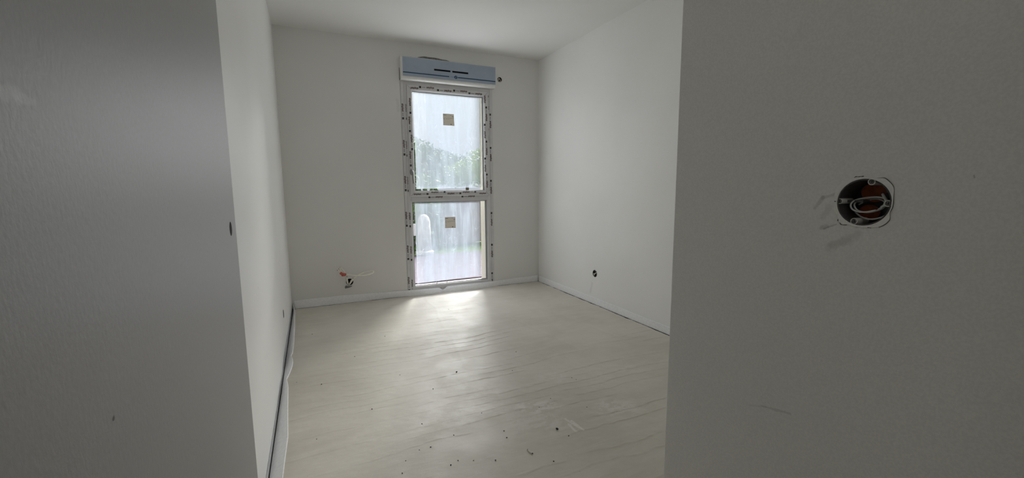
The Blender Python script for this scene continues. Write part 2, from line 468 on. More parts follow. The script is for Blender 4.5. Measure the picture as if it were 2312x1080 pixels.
# front face (facing -X) with the switch hole
def nf(u, v, d): return (XN+d, u, v)
vs_edges = []
fr_o = [(YF, -.06), (YN-rc, -.06), (YN-rc, HC), (YF, HC)]
vs = [bm.verts.new(nf(u, v, 0)) for u, v in fr_o]
ed = [bm.edges.new((vs[i], vs[(i+1) % 4])) for i in range(4)]
cs = [bm.verts.new(nf(SW.y+SW_R*math.cos(2*math.pi*k/48), SW.z+SW_R*math.sin(2*math.pi*k/48), 0)) for k in range(48)]
ed += [bm.edges.new((cs[i], cs[(i+1) % 48])) for i in range(48)]
bmesh.ops.triangle_fill(bm, use_beauty=True, use_dissolve=False, edges=ed)
lo = [vs[1]]; hi = [vs[2]]
for x, y in ol[1:]:
    lo.append(bm.verts.new((x, y, -.06))); hi.append(bm.verts.new((x, y, HC)))
lo.append(bm.verts.new((XR+.2, YN, -.06))); hi.append(bm.verts.new((XR+.2, YN, HC)))
lo.append(bm.verts.new((XR+.2, YF, -.06))); hi.append(bm.verts.new((XR+.2, YF, HC)))
lo.append(vs[0]); hi.append(vs[3])
for i in range(len(lo)-1):
    bm.faces.new([lo[i], lo[i+1], hi[i+1], hi[i]])
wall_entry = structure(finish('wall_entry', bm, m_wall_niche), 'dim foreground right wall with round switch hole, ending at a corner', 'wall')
# ceiling
bm = bmesh.new(); box(bm, XL-.2, XR+.2, -1.6, YB+.1, HC, HC+.15)
structure(finish('ceiling', bm, m_ceiling), 'plain white painted ceiling', 'ceiling')
# wall behind the doorway, with the hall beyond it
bm = bmesh.new()
box(bm, XL, -0.165, YF-.02, YF+.09, -.06, HC); box(bm, -0.165, 0.665, YF-.02, YF+.09, 2.06, HC); box(bm, 0.665, XN+.001, YF-.02, YF+.09, -.06, HC)
structure(finish('wall_front', bm, m_wall), 'white partition around the open doorway', 'wall')
bm = bmesh.new()
box(bm, XL-.2, 1.4, -1.55, -1.4, -.06, HC); box(bm, 1.25, 1.4, -1.4, YF-.02, -.06, HC)
box(bm, XN, 1.25, YF-.06, YF-.02, -.06, HC)
structure(finish('wall_hall', bm, m_wall), 'white hall walls behind the doorway', 'wall')
bm = bmesh.new()
box(bm, -0.165, -0.135, YF-.03, YF+.10, 0, 2.05); box(bm, 0.635, 0.665, YF-.03, YF+.10, 0, 2.05); box(bm, -0.135, 0.635, YF-.03, YF+.10, 2.02, 2.05)
structure(finish('trim_1', bm, m_door), 'grey primed frame around the doorway', 'trim')

# ---- floor: screed with trowel ridges
def vnoise(x, y, seed, n=64):
    r = np.random.default_rng(seed).random((n, n))
    xi = np.floor(x).astype(int); yi = np.floor(y).astype(int); fx = x-xi; fy = y-yi
    fx = fx*fx*(3-2*fx); fy = fy*fy*(3-2*fy)
    g = lambda a, b: r[a % n, b % n]
    return (g(xi, yi)*(1-fx)+g(xi+1, yi)*fx)*(1-fy)+(g(xi, yi+1)*(1-fx)+g(xi+1, yi+1)*fx)*fy
FX0, FX1, FY0, FY1 = XL+.012, XR-.022, YN-.1, YB-.024
nx, ny = 250, 760
gx = np.linspace(FX0, FX1, nx); gy = np.linspace(FY0, FY1, ny)
X, Y = np.meshgrid(gx, gy, indexing='ij')
warp = 0.10*(vnoise(X*1.3+3, Y*1.1+5, 1)-.5)+0.035*(vnoise(X*5, Y*3, 2)-.5)+0.012*(vnoise(X*22, Y*8, 3)-.5)
spacing = 0.072
ph = (Y+warp)/spacing
fr = ph-np.floor(ph)
idx = np.floor(ph).astype(int)
amp = np.clip((vnoise(X*2.3+idx*7.7, idx*3.1+0*X, 4)-.38)*2.6, 0, 1)
zone = 0.35+0.65*np.exp(-((X-1.0)/.55)**2)*np.exp(-((Y-2.9)/1.1)**2)+0.6*np.clip((X-0.7)/.6, 0, 1)*np.clip((2.3-Y)/.8, 0, 1)+0.35*np.clip((X-1.6)/.4, 0, 1)
ridge = np.exp(-((fr-.5)/.055)**2)*(0.35+0.65*(vnoise(X*26, Y*60, 19) > .38))+0.35*np.clip(1-np.abs(fr-.68)/.25, 0, 1)
hgt = 0.0030*amp*zone*ridge*(0.6+0.8*vnoise(X*38, Y*38, 6))
hgt += 0.0030*(vnoise(X*3, Y*4, 7)-.5)+0.0012*(vnoise(X*11, Y*16, 8)-.5)+0.0005*(vnoise(X*50, Y*60, 9)-.5)
# long trowel laps running towards the window near the right wall
for x0, x1, w in ((1.72, 2.02, .02), (1.30, 1.62, .015), (1.02, 0.80, .012)):
    line = x0+(x1-x0)*np.clip((4.2-Y)/1.9, 0, 1)+0.05*(vnoise(Y*4, X*0, 12)-.5)
    hgt += (0.0020 if x1 > 1 else 0.0007)*np.exp(-((X-line)/w)**2)*np.clip((Y-2.2)*2, 0, 1)*(0.4+vnoise(X*20, Y*20, 13))
hgt -= hgt.mean()+.0012
# crumbly edges against the strips
edge = np.minimum.reduce([X-FX0, FX1-X, FY1-Y])
Xe = X.copy(); Ye = Y.copy()
Ye[:, -1] += 0.011*vnoise(gx*14, gx*0, 14)-.004*vnoise(gx*60, gx*0, 17); Xe[-1, :] += 0.011*vnoise(gy*12, gy*0, 15)-.005*vnoise(gy*60, gy*0, 18); Xe[0, :] += 0.004*vnoise(gy*30, gy*0, 16)
co = np.stack([Xe, Ye, hgt], -1).reshape(-1, 3)
I = np.arange(nx*ny).reshape(nx, ny)
q = np.stack([I[:-1, :-1], I[1:, :-1], I[1:, 1:], I[:-1, 1:]], -1).reshape(-1, 4)
verts = co.tolist(); faces = q.tolist()
def skirt(ids):
    base = len(verts)
    for i in ids: verts.append([verts[i][0], verts[i][1], -.05])
    for k in range(len(ids)-1): faces.append([ids[k], ids[k+1], base+k+1, base+k])
skirt(I[:, -1].tolist()); skirt(I[-1, :].tolist()); skirt(I[0, :].tolist())
b0 = len(verts)
zf = float(hgt.mean())
verts += [[XL+.001, -1.4, zf], [1.25, -1.4, zf], [1.25, FY0, zf], [XL+.001, FY0, zf]]; faces.append([b0, b0+1, b0+2, b0+3])
me = bpy.data.meshes.new('floor'); me.from_pydata(verts, [], faces); me.materials.append(m_screed)
for p in me.polygons: p.use_smooth = True
floor = bpy.data.objects.new('floor', me); COL.objects.link(floor)
structure(floor, 'beige screed floor with trowel ridges', 'floor')
bm = bmesh.new(); box(bm, XL-.2, XR+.2, -1.55, YB+.02, -.15, -.05)
finish('subfloor', bm, m_subfloor, floor)
bm = bmesh.new(); box(bm, XL+.001, XR-.0005, YB-.0115, YB-.0005, -.05, -.0012)
finish('joint', bm, m_joint, floor, label='dark open joint along the window wall')
bm = bmesh.new(); box(bm, XR-.0115, XR-.0005, YN+.001, YB-.012, -.05, -.0012)
finish('joint', bm, m_joint, floor, label='dark open joint along the right wall')

# ---- foam edge strips along the foot of the walls
m_foam_grey = plain('grey_foam', (0.50, 0.505, 0.515), .6, .3, var=.05)
def ribbon(name, prof_rows, label, group, mat=None):
    """prof_rows: list of cross-sections, each a closed loop of 3D points"""
    bm = bmesh.new(); rings = [[bm.verts.new(p) for p in row] for row in prof_rows]
    n = len(rings[0])
    for A, B in zip(rings, rings[1:]):
        for k in range(n): bm.faces.new([A[k], A[(k+1) % n], B[(k+1) % n], B[k]])
    bm.faces.new(rings[0]); bm.faces.new(rings[-1][::-1])
    o = finish(name, bm, mat or m_foam, smooth=False)
    tag(o, label, 'edge strip', group); return o
def interp(x, pts):
    xs = [p[0] for p in pts]; return [float(np.interp(x, xs, [p[i] for p in pts])) for i in range(1, len(pts[0]))]
T = 0.007
# back wall: (x, top height, lean of the top into the room, foot pushed out into the room)
key = [(-.20, .074, .001, 0), (.20, .076, .001, 0), (.60, .064, .002, 0), (.80, .060, .003, .002), (.90, .057, .005, .020), (1.00, .054, .006, .030), (1.10, .053, .006, .032), (1.165, .052, .006, .032),
       (1.185, .042, .006, .022), (1.205, .024, .005, .012), (1.225, .030, .010, .022), (1.262, .057, .008, .034), (1.40, .058, .006, .032), (1.60, .057, .005, .028), (1.74, .056, .003, .016), (1.86, .058, .002, .002), (1.95, .060, .002, 0),
       (2.28, .068, .001, 0), (2.365, .070, .001, 0)]
rows = []
for x in np.linspace(-.198, 2.366, 190):
    h, ln, ft = interp(x, key); h += .003*(vnoise(np.array([x*9.]), np.array([0.]), 21)[0]-.5); ln += .002*(vnoise(np.array([x*6.]), np.array([3.]), 22)[0])
    yb = YB-.0015; z0 = -.001
    rows.append([(x, yb, z0), (x, yb-.001-ln*.5, h*.6), (x, yb-ln, h), (x, yb-ln-T*.5, h+.002), (x, yb-ln-T, h-.001), (x, yb-T-.001-ln*.45-ft*.75, h*.72), (x, yb-T-.001-ft*1.3, h*.34), (x, yb-T-.002-ft*1.5, z0)])
ribbon('foam_edge_strip', rows, 'white foam edge strip along the window wall, bulging and kinked under the window', 'foam strips at the foot of the walls')
rows = []
for y in np.linspace(YN+.0, YB-.02, 150):
    h = .058+.006*np.clip((y-2.3)/1.9, 0, 1)+.003*(vnoise(np.array([y*7.]), np.array([0.]), 23)[0]-.5); ln = .002+.003*vnoise(np.array([y*4.]), np.array([3.]), 24)[0]
    xb = XR-.0015; z0 = -.001
    rows.append([(xb, y, z0), (xb-ln*.5, y, h*.6), (xb-ln, y, h), (xb-ln-T*.5, y, h+.002), (xb-ln-T, y, h-.001), (xb-T-.001-ln*.5, y, h*.6), (xb-T-.002, y, z0)])
ribbon('foam_edge_strip', rows, 'straight white foam edge strip along the foot of the right wall', 'foam strips at the foot of the walls')
lip = [(1.0, .055), (1.68, .053), (1.77, .054), (1.97, .058), (2.25, .046), (2.477, .038), (2.53, .034), (2.588, .026), (2.66, .036), (2.75, .045), (2.837, .049), (2.91, .044), (2.958, .035), (3.011, .042),
       (3.2, .043), (3.589, .037), (3.85, .030), (4.081, .023), (4.22, .010), (4.31, .003)]
rows = []
for y in list(np.linspace(1.0, 4.312, 220)):
    ln = interp(y, lip)[0]; z0 = -.045; xb = XL+.0068; h = .050-.25*max(0, ln-.03)
    a = (xb, y, z0); b_ = (xb+.001, y, .002); c_ = (xb+ln*.55, y, h*.55); d_ = (xb+ln-.003, y, h)
    e_ = (xb+ln-.001, y, h+.004); f_ = (xb+ln+.002, y, h-.001); g_ = (xb+ln*.6+.004, y, h*.5); h_ = (xb+.005, y, z0)
    rows.append([a, b_, c_, d_, e_, f_, g_, h_])
back = [(1.0, .030), (1.7, .030), (2.2, .024), (2.6, .012), (2.80, .006), (2.88, .030), (2.97, .050), (3.3, .046), (3.9, .040), (4.3, .036)]
rows2 = []
for y in np.linspace(1.0, 4.31, 160):
    h = interp(y, back)[0]
    rows2.append([(XL+.0008, y, -.045), (XL+.0008, y, h), (XL+.0025, y, h+.001), (XL+.0038, y, h-.001), (XL+.0038, y, -.045)])
ribbon('foam_edge_strip', rows2, 'thin grey strip hugging the left wall behind the peeled white strip', 'foam strips at the foot of the walls', m_foam_grey)
ribbon('foam_edge_strip', rows, 'wavy white foam edge strip peeling away from the left wall', 'foam strips at the foot of the walls')
bm = bmesh.new()                                            # the dark slot behind the peeled strip
box(bm, XL+.0040, XL+.0062, 1.0, 4.31, -.05, .001)
finish('slot', bm, m_joint, floor, label='dark open joint along the left wall')

# ------------------------------------------------------------------ window
FP = YB-.004                                            # face of the outer frame
win = bpy.data.objects.new('window_1', None); COL.objects.link(win); win.location = (1.33, YB, 0)
structure(win, 'tall narrow white window with taped frame and two panes', 'window')
def wpart(name, bm, mat, parent=None, **k):
    o = finish(name, bm, mat, **k)
    off = Vector((-1.33, -YB, 0))
    for v in o.data.vertices: v.co += off
    o.parent = parent or win
    return o
X0, X1, Z0, Z1 = 0.848, 1.810, 0.008, 2.168
IN = 0.069
bm = bmesh.new()
frame_sweep(bm, X0, X1, Z0, Z1, [(0, YB+.07), (0, FP), (.0285, FP), (.029, FP+.003), (.031, FP+.003), (.0315, FP), (IN-.008, FP), (IN, FP+.008), (IN, YB+.07)])
win_frame = wpart('window_frame', bm, m_pvc)
bm = bmesh.new()
box(bm, X0+IN-.004, X1-IN+.004, FP, YB+.069, .970, 1.075, .002)
transom = wpart('transom', bm, m_pvc)
LX0, LX1, LZ0, LZ1 = X0+IN, X1-IN, Z0+IN, .970          # fixed lower light
bm = bmesh.new()
frame_sweep(bm, LX0-.001, LX1+.001, LZ0-.001, LZ1+.001, [(0, YB+.06), (0, YB+.006), (.006, YB+.008), (.012, YB+.026), (.012, YB+.06)])
bead = wpart('glazing_bead', bm, m_pvc_bright)
bm = bmesh.new()
frame_sweep(bm, LX0+.0105, LX1-.0105, LZ0+.0105, LZ1-.0105, [(0, YB+.034), (0, YB+.028), (.003, YB+.028), (.003, YB+.034)])
wpart('gasket', bm, m_gasket, bead)
bm = bmesh.new(); box(bm, LX0+.004, LX1-.004, YB+.036, YB+.042, LZ0+.004, LZ1-.004)
wpart('glass_pane', bm, m_glass)
# opening sash
SX0, SX1, SZ0, SZ1 = .904, 1.760, 1.018, 2.106
SP = YB-.020
bm = bmesh.new()
frame_sweep(bm, SX0, SX1, SZ0, SZ1, [(0, FP-.0015), (0, SP+.004), (.004, SP), (.042, SP), (.046, SP+.003), (.047, YB+.05), (.002, YB+.05), (.002, FP-.0015)])
sash = wpart('sash', bm, m_pvc)
bm = bmesh.new()
frame_sweep(bm, SX0+.044, SX1-.044, SZ0+.044, SZ1-.044, [(0, YB+.04), (0, SP+.006), (.006, SP+.008), (.0125, SP+.030), (.0125, YB+.04)])
wpart('glazing_bead', bm, m_pvc_bright, sash)
UX0, UX1, UZ0, UZ1 = SX0+.0565, SX1-.0565, SZ0+.0565, SZ1-.0565
bm = bmesh.new()
frame_sweep(bm, UX0-.001, UX1+.001, UZ0-.001, UZ1+.001, [(0, SP+.038), (0, SP+.031), (.003, SP+.031), (.003, SP+.038)])
wpart('gasket', bm, m_gasket, sash)
bm = bmesh.new(); box(bm, UX0-.008, UX1+.008, SP+.042, SP+.048, UZ0-.008, UZ1+.008)
wpart('glass_pane', bm, m_glass, sash)
bm = bmesh.new()
for sx_, sz_ in ((0, 0), (1, 0), (1, 1), (0, 1)):
    xo = SX1 if sx_ else SX0; zo = SZ1 if sz_ else SZ0; dx = -1 if sx_ else 1; dz = -1 if sz_ else 1
    tube(bm, [(xo+dx*.005, SP-.0002, zo+dz*.005), (xo+dx*.041, SP-.0002, zo+dz*.041)], .0009, 5)
wpart('mitre_seam', bm, m_gasket, sash, kind='stuff')
# handle
hc = aty(928.7, 388.7, SP)
bm = bmesh.new()
s0 = 0
lathe(bm, [(0, 0), (.016, 0), (.016, .007), (.013, .010), (0, .010)], 24)
move(bm, 0, Matrix.Translation(hc) @ ROT_BACK.to_4x4() @ Matrix.Diagonal((0.95, 2.0, 1, 1)))
hp = aty(934.0, 414.5, SP-.045); ht = aty(931.8, 387.0, SP-.045)
tube(bm, [hc+Vector((0, -.006, .004)), hc+Vector((.0005, -.028, .006)), ht+Vector((0, .006, 0)), ht.lerp(hp, .18)+Vector((0, -.004, 0)), ht.lerp(hp, .6), hp],
     lambda t: .0085 if t < .3 else .0095-.001*t, 12, True, 6)
wpart('handle', bm, m_handle, sash, smooth=True)
bm = bmesh.new()
for z in (1.10, 2.00):
    tube(bm, [(SX1+.004, FP-.010, z-.035), (SX1+.004, FP-.010, z+.035)], .0065, 10)
wpart('hinge', bm, m_pvc_bright, sash)

# printed lettering on the protective tape
tcv = bpy.data.curves.new('word', 'FONT'); tcv.body = 'aluplast'; tcv.size = 1.0; tcv.resolution_u = 2; tcv.offset = 0.03
tob = bpy.data.objects.new('word', tcv); COL.objects.link(tob)
dg = bpy.context.evaluated_depsgraph_get(); dg.update()
wme = bpy.data.meshes.new_from_object(tob.evaluated_get(dg))
WV = np.array([v.co[:2] for v in wme.vertices]); WF = [list(p.vertices) for p in wme.polygons]
bpy.data.objects.remove(tob); bpy.data.curves.remove(tcv); bpy.data.meshes.remove(wme)
WV[:, 0] -= WV[:, 0].min(); WV /= WV[:, 0].max()
WV[:, 1] -= 0.09
def lettering(parent, y, units, name='lettering'):
    """units: (x, z of the unit's middle, rotation in quarter turns clockwise, height scale)"""
    rb = bmesh.new()
    for (cx, cz, rq, hs, *only) in units:
        ang = -math.pi/2*rq
        u = Vector((math.cos(ang), 0, math.sin(ang))); v = Vector((-math.sin(ang), 0, math.cos(ang)))
        def P(a, b): return Vector((cx, y, cz))+u*a+v*(b*hs)
        L = 0.152 if not only else 0.078
        vv = [rb.verts.new(P(-L/2+.078*p[0], .084*p[1])) for p in WV]
        for f in WF:
            try: rb.faces.new([vv[i] for i in f])
            except ValueError: pass
        if only: continue
        def rect(a0, a1, b0, b1):
            f = rb.faces.new([rb.verts.new(P(a, b)) for a, b in ((a0, b0), (a1, b0), (a1, b1), (a0, b1))]); f.material_index = 1
        a = -L/2+.088
        for w in (.008, .007, .010):
            rect(a, a+w, -.0025, .0025); a += w+.003
        a = L/2-.022
        for i in range(3):
            rect(a+i*.0075, a+i*.0075+.0058, -.010, .010)
        rect(a, a+.0208, -.002, .004)
    me = bpy.data.meshes.new(name)
    rb.to_mesh(me); rb.free()
    off = Vector((-1.33, -YB, 0))
    for v_ in me.vertices: v_.co += off
    me.materials.append(m_print_red); me.materials.append(m_print_black)
    o = bpy.data.objects.new(name, me); COL.objects.link(o); o.parent = parent; o['kind'] = 'stuff'
    return o
yS, yF = SP-.0006, FP-.0006
def px(x, y, Y=YB): p = aty(x, y, Y); return p.x, p.z
U = []
for i, (x, y) in enumerate([(963, 198), (1003, 205), (1039, 206), (1073, 212)]):
    U.append((*px(x, y, SP), 2, 1))
U.append((*px(935.5, 199.3, SP), 2, 1, True))
for (x, y) in [(926.0, 239.5), (925.0, 281), (930, 322), (927.0, 359)]: U.append((*px(x, y, SP), 1, 1))
U.append((*px(1094.3, 224.5, SP), 3, 1, True)); U.append((*px(1090, 436.8, SP), 0, .9, True))
for (x, y) in [(1098, 257), (1094.5, 296), (1098.5, 334), (1095.5, 372), (1099.5, 408)]: U.append((*px(x, y, SP), 3, 1))
for (x, y) in [(951, 438.5), (990, 434.0), (1026, 437), (1060, 433.5)]: U.append((*px(x, y, SP), 0, 0.9))
lettering(sash, yS, U)
U = []
for (x, y) in [(909.5, 252), (912.5, 334), (915.5, 415), (918.0, 495.5), (921.3, 571), (923.5, 642)]: U.append((*px(x, y, FP), 1, 1))
for (x, y) in [(917, 253), (918.2, 336.5), (921, 416.5)]: U.append((*px(x, y, FP)[:1], px(x, y, FP)[1], 1, .45))
for (x, y) in [(925.6, 497), (928.6, 573), (931.2, 648)]: U.append((*px(x, y, FP), 1, .8))
for (x, y) in [(1107, 273), (1107.8, 348), (1108.6, 422), (1109.8, 494.5), (1110.8, 566), (1111.2, 630)]: U.append((*px(x, y, FP), 3, 1))
for (x, y) in [(1102.8, 232), (1103.2, 306), (1103.6, 381)]: U.append((*px(x, y, FP), 3, .35))
U.append((*px(997, 650.5, FP), 0, .35))
lettering(win_frame, yF, U)
U = [(*px(983.5, 445.3, FP), 2, 1), (*px(1057, 443.7, FP), 2, 1)]
lettering(transom, yF, U)

# protective film sheets hung over the panes
def film_sheet(corners, Y, mat, seed, amp=.003, n=(24, 40)):
    tl_, tr_, br_, bl_ = [aty(x, y, Y) for x, y in corners]
    bm = bmesh.new(); g = []
    for i in range(n[0]+1):
        col = []
        for j in range(n[1]+1):
            a, b = i/n[0], j/n[1]
            p = (tl_*(1-a)+tr_*a)*(1-b)+(bl_*(1-a)+br_*a)*b
            p = p+Vector((0, -amp*vnoise(np.array([p.x*14.]), np.array([p.z*5.]), seed)[0], 0))
            if b in (0, 1) or a in (0, 1):
                p = p+Vector((.004*(vnoise(np.array([p.z*16.]), np.array([p.x*9]), seed+3)[0]-.5), 0, .004*(vnoise(np.array([p.x*18.]), np.array([p.z*9]), seed+5)[0]-.5)))
            col.append(bm.verts.new(p))
        g.append(col)
    for i in range(n[0]):
        for j in range(n[1]): bm.faces.new([g[i][j], g[i+1][j], g[i+1][j+1], g[i][j+1]])
    return bm
f1 = finish('protective_film', film_sheet([(933, 209), (1085, 221), (1086.5, 423.5), (940, 427)], SP+.038, m_film, 31, .004), m_film, smooth=True)
tag(f1, 'hazy creased plastic film over the upper window pane', 'plastic film', 'plastic film on the window panes')
b2 = film_sheet([(961, 210), (1062, 219), (1064.5, 423), (965, 426)], SP+.0335, m_film_tape, 35, .003)
finish('film_overlap', b2, m_film_tape, f1, smooth=True)
f2 = finish('protective_film', film_sheet([(936, 457), (1083, 455), (1085, 622), (942, 641)], YB+.030, m_film, 41, .004), m_film_low, smooth=True)
tag(f2, 'hazy streaked plastic film over the lower window pane', 'plastic film', 'plastic film on the window panes')
b2 = film_sheet([(952, 457), (1060, 455), (1063, 626), (957, 639)], YB+.0255, m_film_tape, 45, .003)
finish('film_overlap', b2, m_film_tape, f2, smooth=True)
for x, y in ((986, 637.5), (1009, 635)):
    bm = bmesh.new(); p = aty(x, y, YB+.024); w = .0035
    A = [bm.verts.new(p+Vector(v)) for v in ((-w*1.2, 0, .014), (w*.2, 0, .014), (w*1.6, 0, -.016), (-w*.2, 0, -.016))]
    B = [bm.verts.new(v.co+Vector((0, .0008, 0))) for v in A]
    bm.faces.new(A); bm.faces.new(B[::-1])
    for k in range(4): bm.faces.new([A[k], A[(k+1) % 4], B[(k+1) % 4], B[k]])
    finish('tape_tail', bm, m_pvc_bright, f2)

# glazing labels stuck on the two panes
def sticker(corners, Y, label):
    P = [aty(x, y, Y) for x, y in corners]             # tl tr br bl
    c = sum(P, Vector())/4
    t = thing('glazing_label', label, 'label', c, 'paper labels on the window glass')
    bm = bmesh.new()
    f = [bm.verts.new(p-c) for p in P]; b_ = [bm.verts.new(p-c+Vector((0, .0006, 0))) for p in P]
    bm.faces.new(f); bm.faces.new(b_[::-1])
    for i in range(4): bm.faces.new([f[i], f[(i+1) % 4], b_[(i+1) % 4], b_[i]])
    finish('paper', bm, m_paper, t)
    bm = bmesh.new()
    def uv(a, b): return (P[0]*(1-a)+P[1]*a)*(1-b)+(P[3]*(1-a)+P[2]*a)*b-c+Vector((0, -.0005, 0))
    for a0, a1, b0, b1 in [(.03, .30, .10, .135), (.80, .98, .21, .245), (.36, .97, .365, .378), (.05, .12, .41, .445), (.25, .31, .41, .445),
                           (.14, .2, .33, .345), (.1, .16, .49, .505), (.3, .6, .46, .468), (.05, .13, .76, .775), (.67, .75, .85, .93), (.66, .76, .10, .115)]:
        bm.faces.new([bm.verts.new(uv(a, b)) for a, b in ((a0, b0), (a1, b0), (a1, b1), (a0, b1))])
    finish('print', bm, m_print_black, t, kind='stuff')
    return t
sticker([(1000, 256.5), (1024.5, 258), (1026, 284.5), (1000.8, 282.8)], SP+.026, 'small beige paper label on the upper window pane')
sticker([(1004.5, 490.7), (1028, 490), (1029, 514.8), (1005, 515.6)], YB+.019, 'small beige paper label on the lower window pane')

# ------------------------------------------------------------------ roller shutter case above the window
BX0, BX1, BZ0, BZ1, BY = .845, 1.823, 2.140, 2.356, YB-.070
sb = thing('shutter_case', 'white roller shutter case wrapped in blue film above the window', 'shutter case', (1.334, YB, BZ0))
o_ = Vector((-1.334, -YB, -BZ0))
prof = [(YB-.0005, BZ1), (BY+.010, BZ1), (BY+.003, BZ1-.003), (BY, BZ1-.010), (BY, BZ0+.030), (BY+.003, BZ0+.018), (BY+.010, BZ0+.007), (BY+.022, BZ0), (YB-.0005, BZ0)]
def case_prism(bm, x0, x1, grow=0.0):
    A = [bm.verts.new(Vector((x0, y, z))+o_) for y, z in prof]; B = [bm.verts.new(Vector((x1, y, z))+o_) for y, z in prof]
    bm.faces.new(A); bm.faces.new(B[::-1])
    for i in range(len(prof)): bm.faces.new([A[i], A[(i+1) % len(prof)], B[(i+1) % len(prof)], B[i]])
bm = bmesh.new(); case_prism(bm, BX0+.012, BX1-.006); finish('casing', bm, m_box_white, sb)
bm = bmesh.new(); case_prism(bm, BX0, BX0+.0117); finish('end_cap', bm, m_box_white, sb)
bm = bmesh.new(); case_prism(bm, BX1-.0057, BX1); finish('end_cap', bm, m_box_white, sb)
ff0 = aty(908, 128, BY); ff1 = aty(908.5, 170.5, BY)
bm = bmesh.new()
nX, nZ = 40, 8; zb = BZ0+.034; zt = BZ1-.006
g = [[bm.verts.new(Vector((BX0+.018+(BX1-BX0-.018)*i/nX, BY-.0012-.0012*vnoise(np.array([i*.5]), np.array([j*.7]), 51)[0], zb+(zt-zb)*j/nZ))+o_) for j in range(nZ+1)] for i in range(nX+1)]
for i in range(nX):
    for j in range(nZ): bm.faces.new([g[i][j], g[i+1][j], g[i+1][j+1], g[i][j+1]])
finish('blue_film', bm, m_blue, sb, smooth=True, label='blue protective film')
def on_case(x, y): p = aty(x, y, BY); return p.x, p.z
for (xa, ya), (xb, yb_) in (((980, 157.3), (1016.8, 161.6)), ((1021.3, 162.1), (1056.8, 166.0))):
    (a, za), (b, zb_) = on_case(xa, ya), on_case(xb, yb_)
    z = 2.256 if a < 1.3 else 2.256
    z = (za+zb_)/2
    bm = bmesh.new(); box(bm, a, b, BY-.0040, BY-.0022, z-.0078, z+.0078, .0006); move(bm, 0, Matrix.Translation(o_))
    finish('vent_slot', bm, m_black, sb)
zl = sum(on_case(x, y)[1] for x, y in ((910, 161.5), (1118, 185)))/2
bm = bmesh.new()
box(bm, BX0+.020, on_case(1013.8, 173)[0], BY-.0042, BY-.0026, zl-.0042, zl+.0042)
box(bm, on_case(1033.8, 175)[0], BX1-.001, BY-.0042, BY-.0026, zl-.0042, zl+.0042)
move(bm, 0, Matrix.Translation(o_)); finish('stripe', bm, m_blue_dark, sb)
lx = on_case(1029, 175)[0]
bm = bmesh.new()
def arc(bm, r0, r1, a0, a1, n=18):
    pr = None
    for k in range(n+1):
        a = a0+(a1-a0)*k/n
        cur = [bm.verts.new(Vector((lx+r*math.cos(a), BY-.0042, zl+r*math.sin(a)))+o_) for r in (r0, r1)]
        if pr: bm.faces.new([pr[0], pr[1], cur[1], cur[0]])
        pr = cur
arc(bm, .0085, .0155, math.radians(20), math.radians(200)); arc(bm, .0085, .0155, math.radians(200), math.radians(380))
for pts in ([(-.009, .008), (-.004, .009), (-.002, -.001), (-.009, -.003)], [(.009, -.008), (.004, -.009), (.002, .001), (.009, .003)]):
    bm.faces.new([bm.verts.new(Vector((lx+a, BY-.0042, zl+b))+o_) for a, b in pts])
finish('emblem', bm, m_blue_dark, sb, kind='stuff')
bm = bmesh.new()
for k in range(4):
    x = on_case(1017.5, 174)[0]+k*.0105
    box(bm, x, x+.0075, BY-.0034, BY-.0026, zl-.004, zl+.004)
move(bm, 0, Matrix.Translation(o_)); finish('faded_lettering', bm, m_blue_mid, sb, kind='stuff')
# ragged dark grey strip along the top edge of the case
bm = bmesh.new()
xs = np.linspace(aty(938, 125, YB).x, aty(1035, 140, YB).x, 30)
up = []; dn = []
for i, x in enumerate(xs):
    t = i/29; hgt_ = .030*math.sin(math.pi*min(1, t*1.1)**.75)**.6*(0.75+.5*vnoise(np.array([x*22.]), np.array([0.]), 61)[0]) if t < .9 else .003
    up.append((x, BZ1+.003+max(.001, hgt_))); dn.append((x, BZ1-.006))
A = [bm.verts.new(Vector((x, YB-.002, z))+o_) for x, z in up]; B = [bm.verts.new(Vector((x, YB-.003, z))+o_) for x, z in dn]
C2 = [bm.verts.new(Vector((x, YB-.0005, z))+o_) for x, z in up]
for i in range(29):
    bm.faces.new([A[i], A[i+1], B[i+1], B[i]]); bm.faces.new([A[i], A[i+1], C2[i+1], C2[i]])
finish('grey_edge_strip', bm, m_dark_grey, sb, label='ragged grey strip along the top edge')
bm = bmesh.new(); box(bm, BX0-.0035, BX0-.0005, YB-.003, YB-.0003, BZ0+.005, BZ0+.12); move(bm, 0, Matrix.Translation(o_))
finish('edge_gap', bm, m_black, sb)

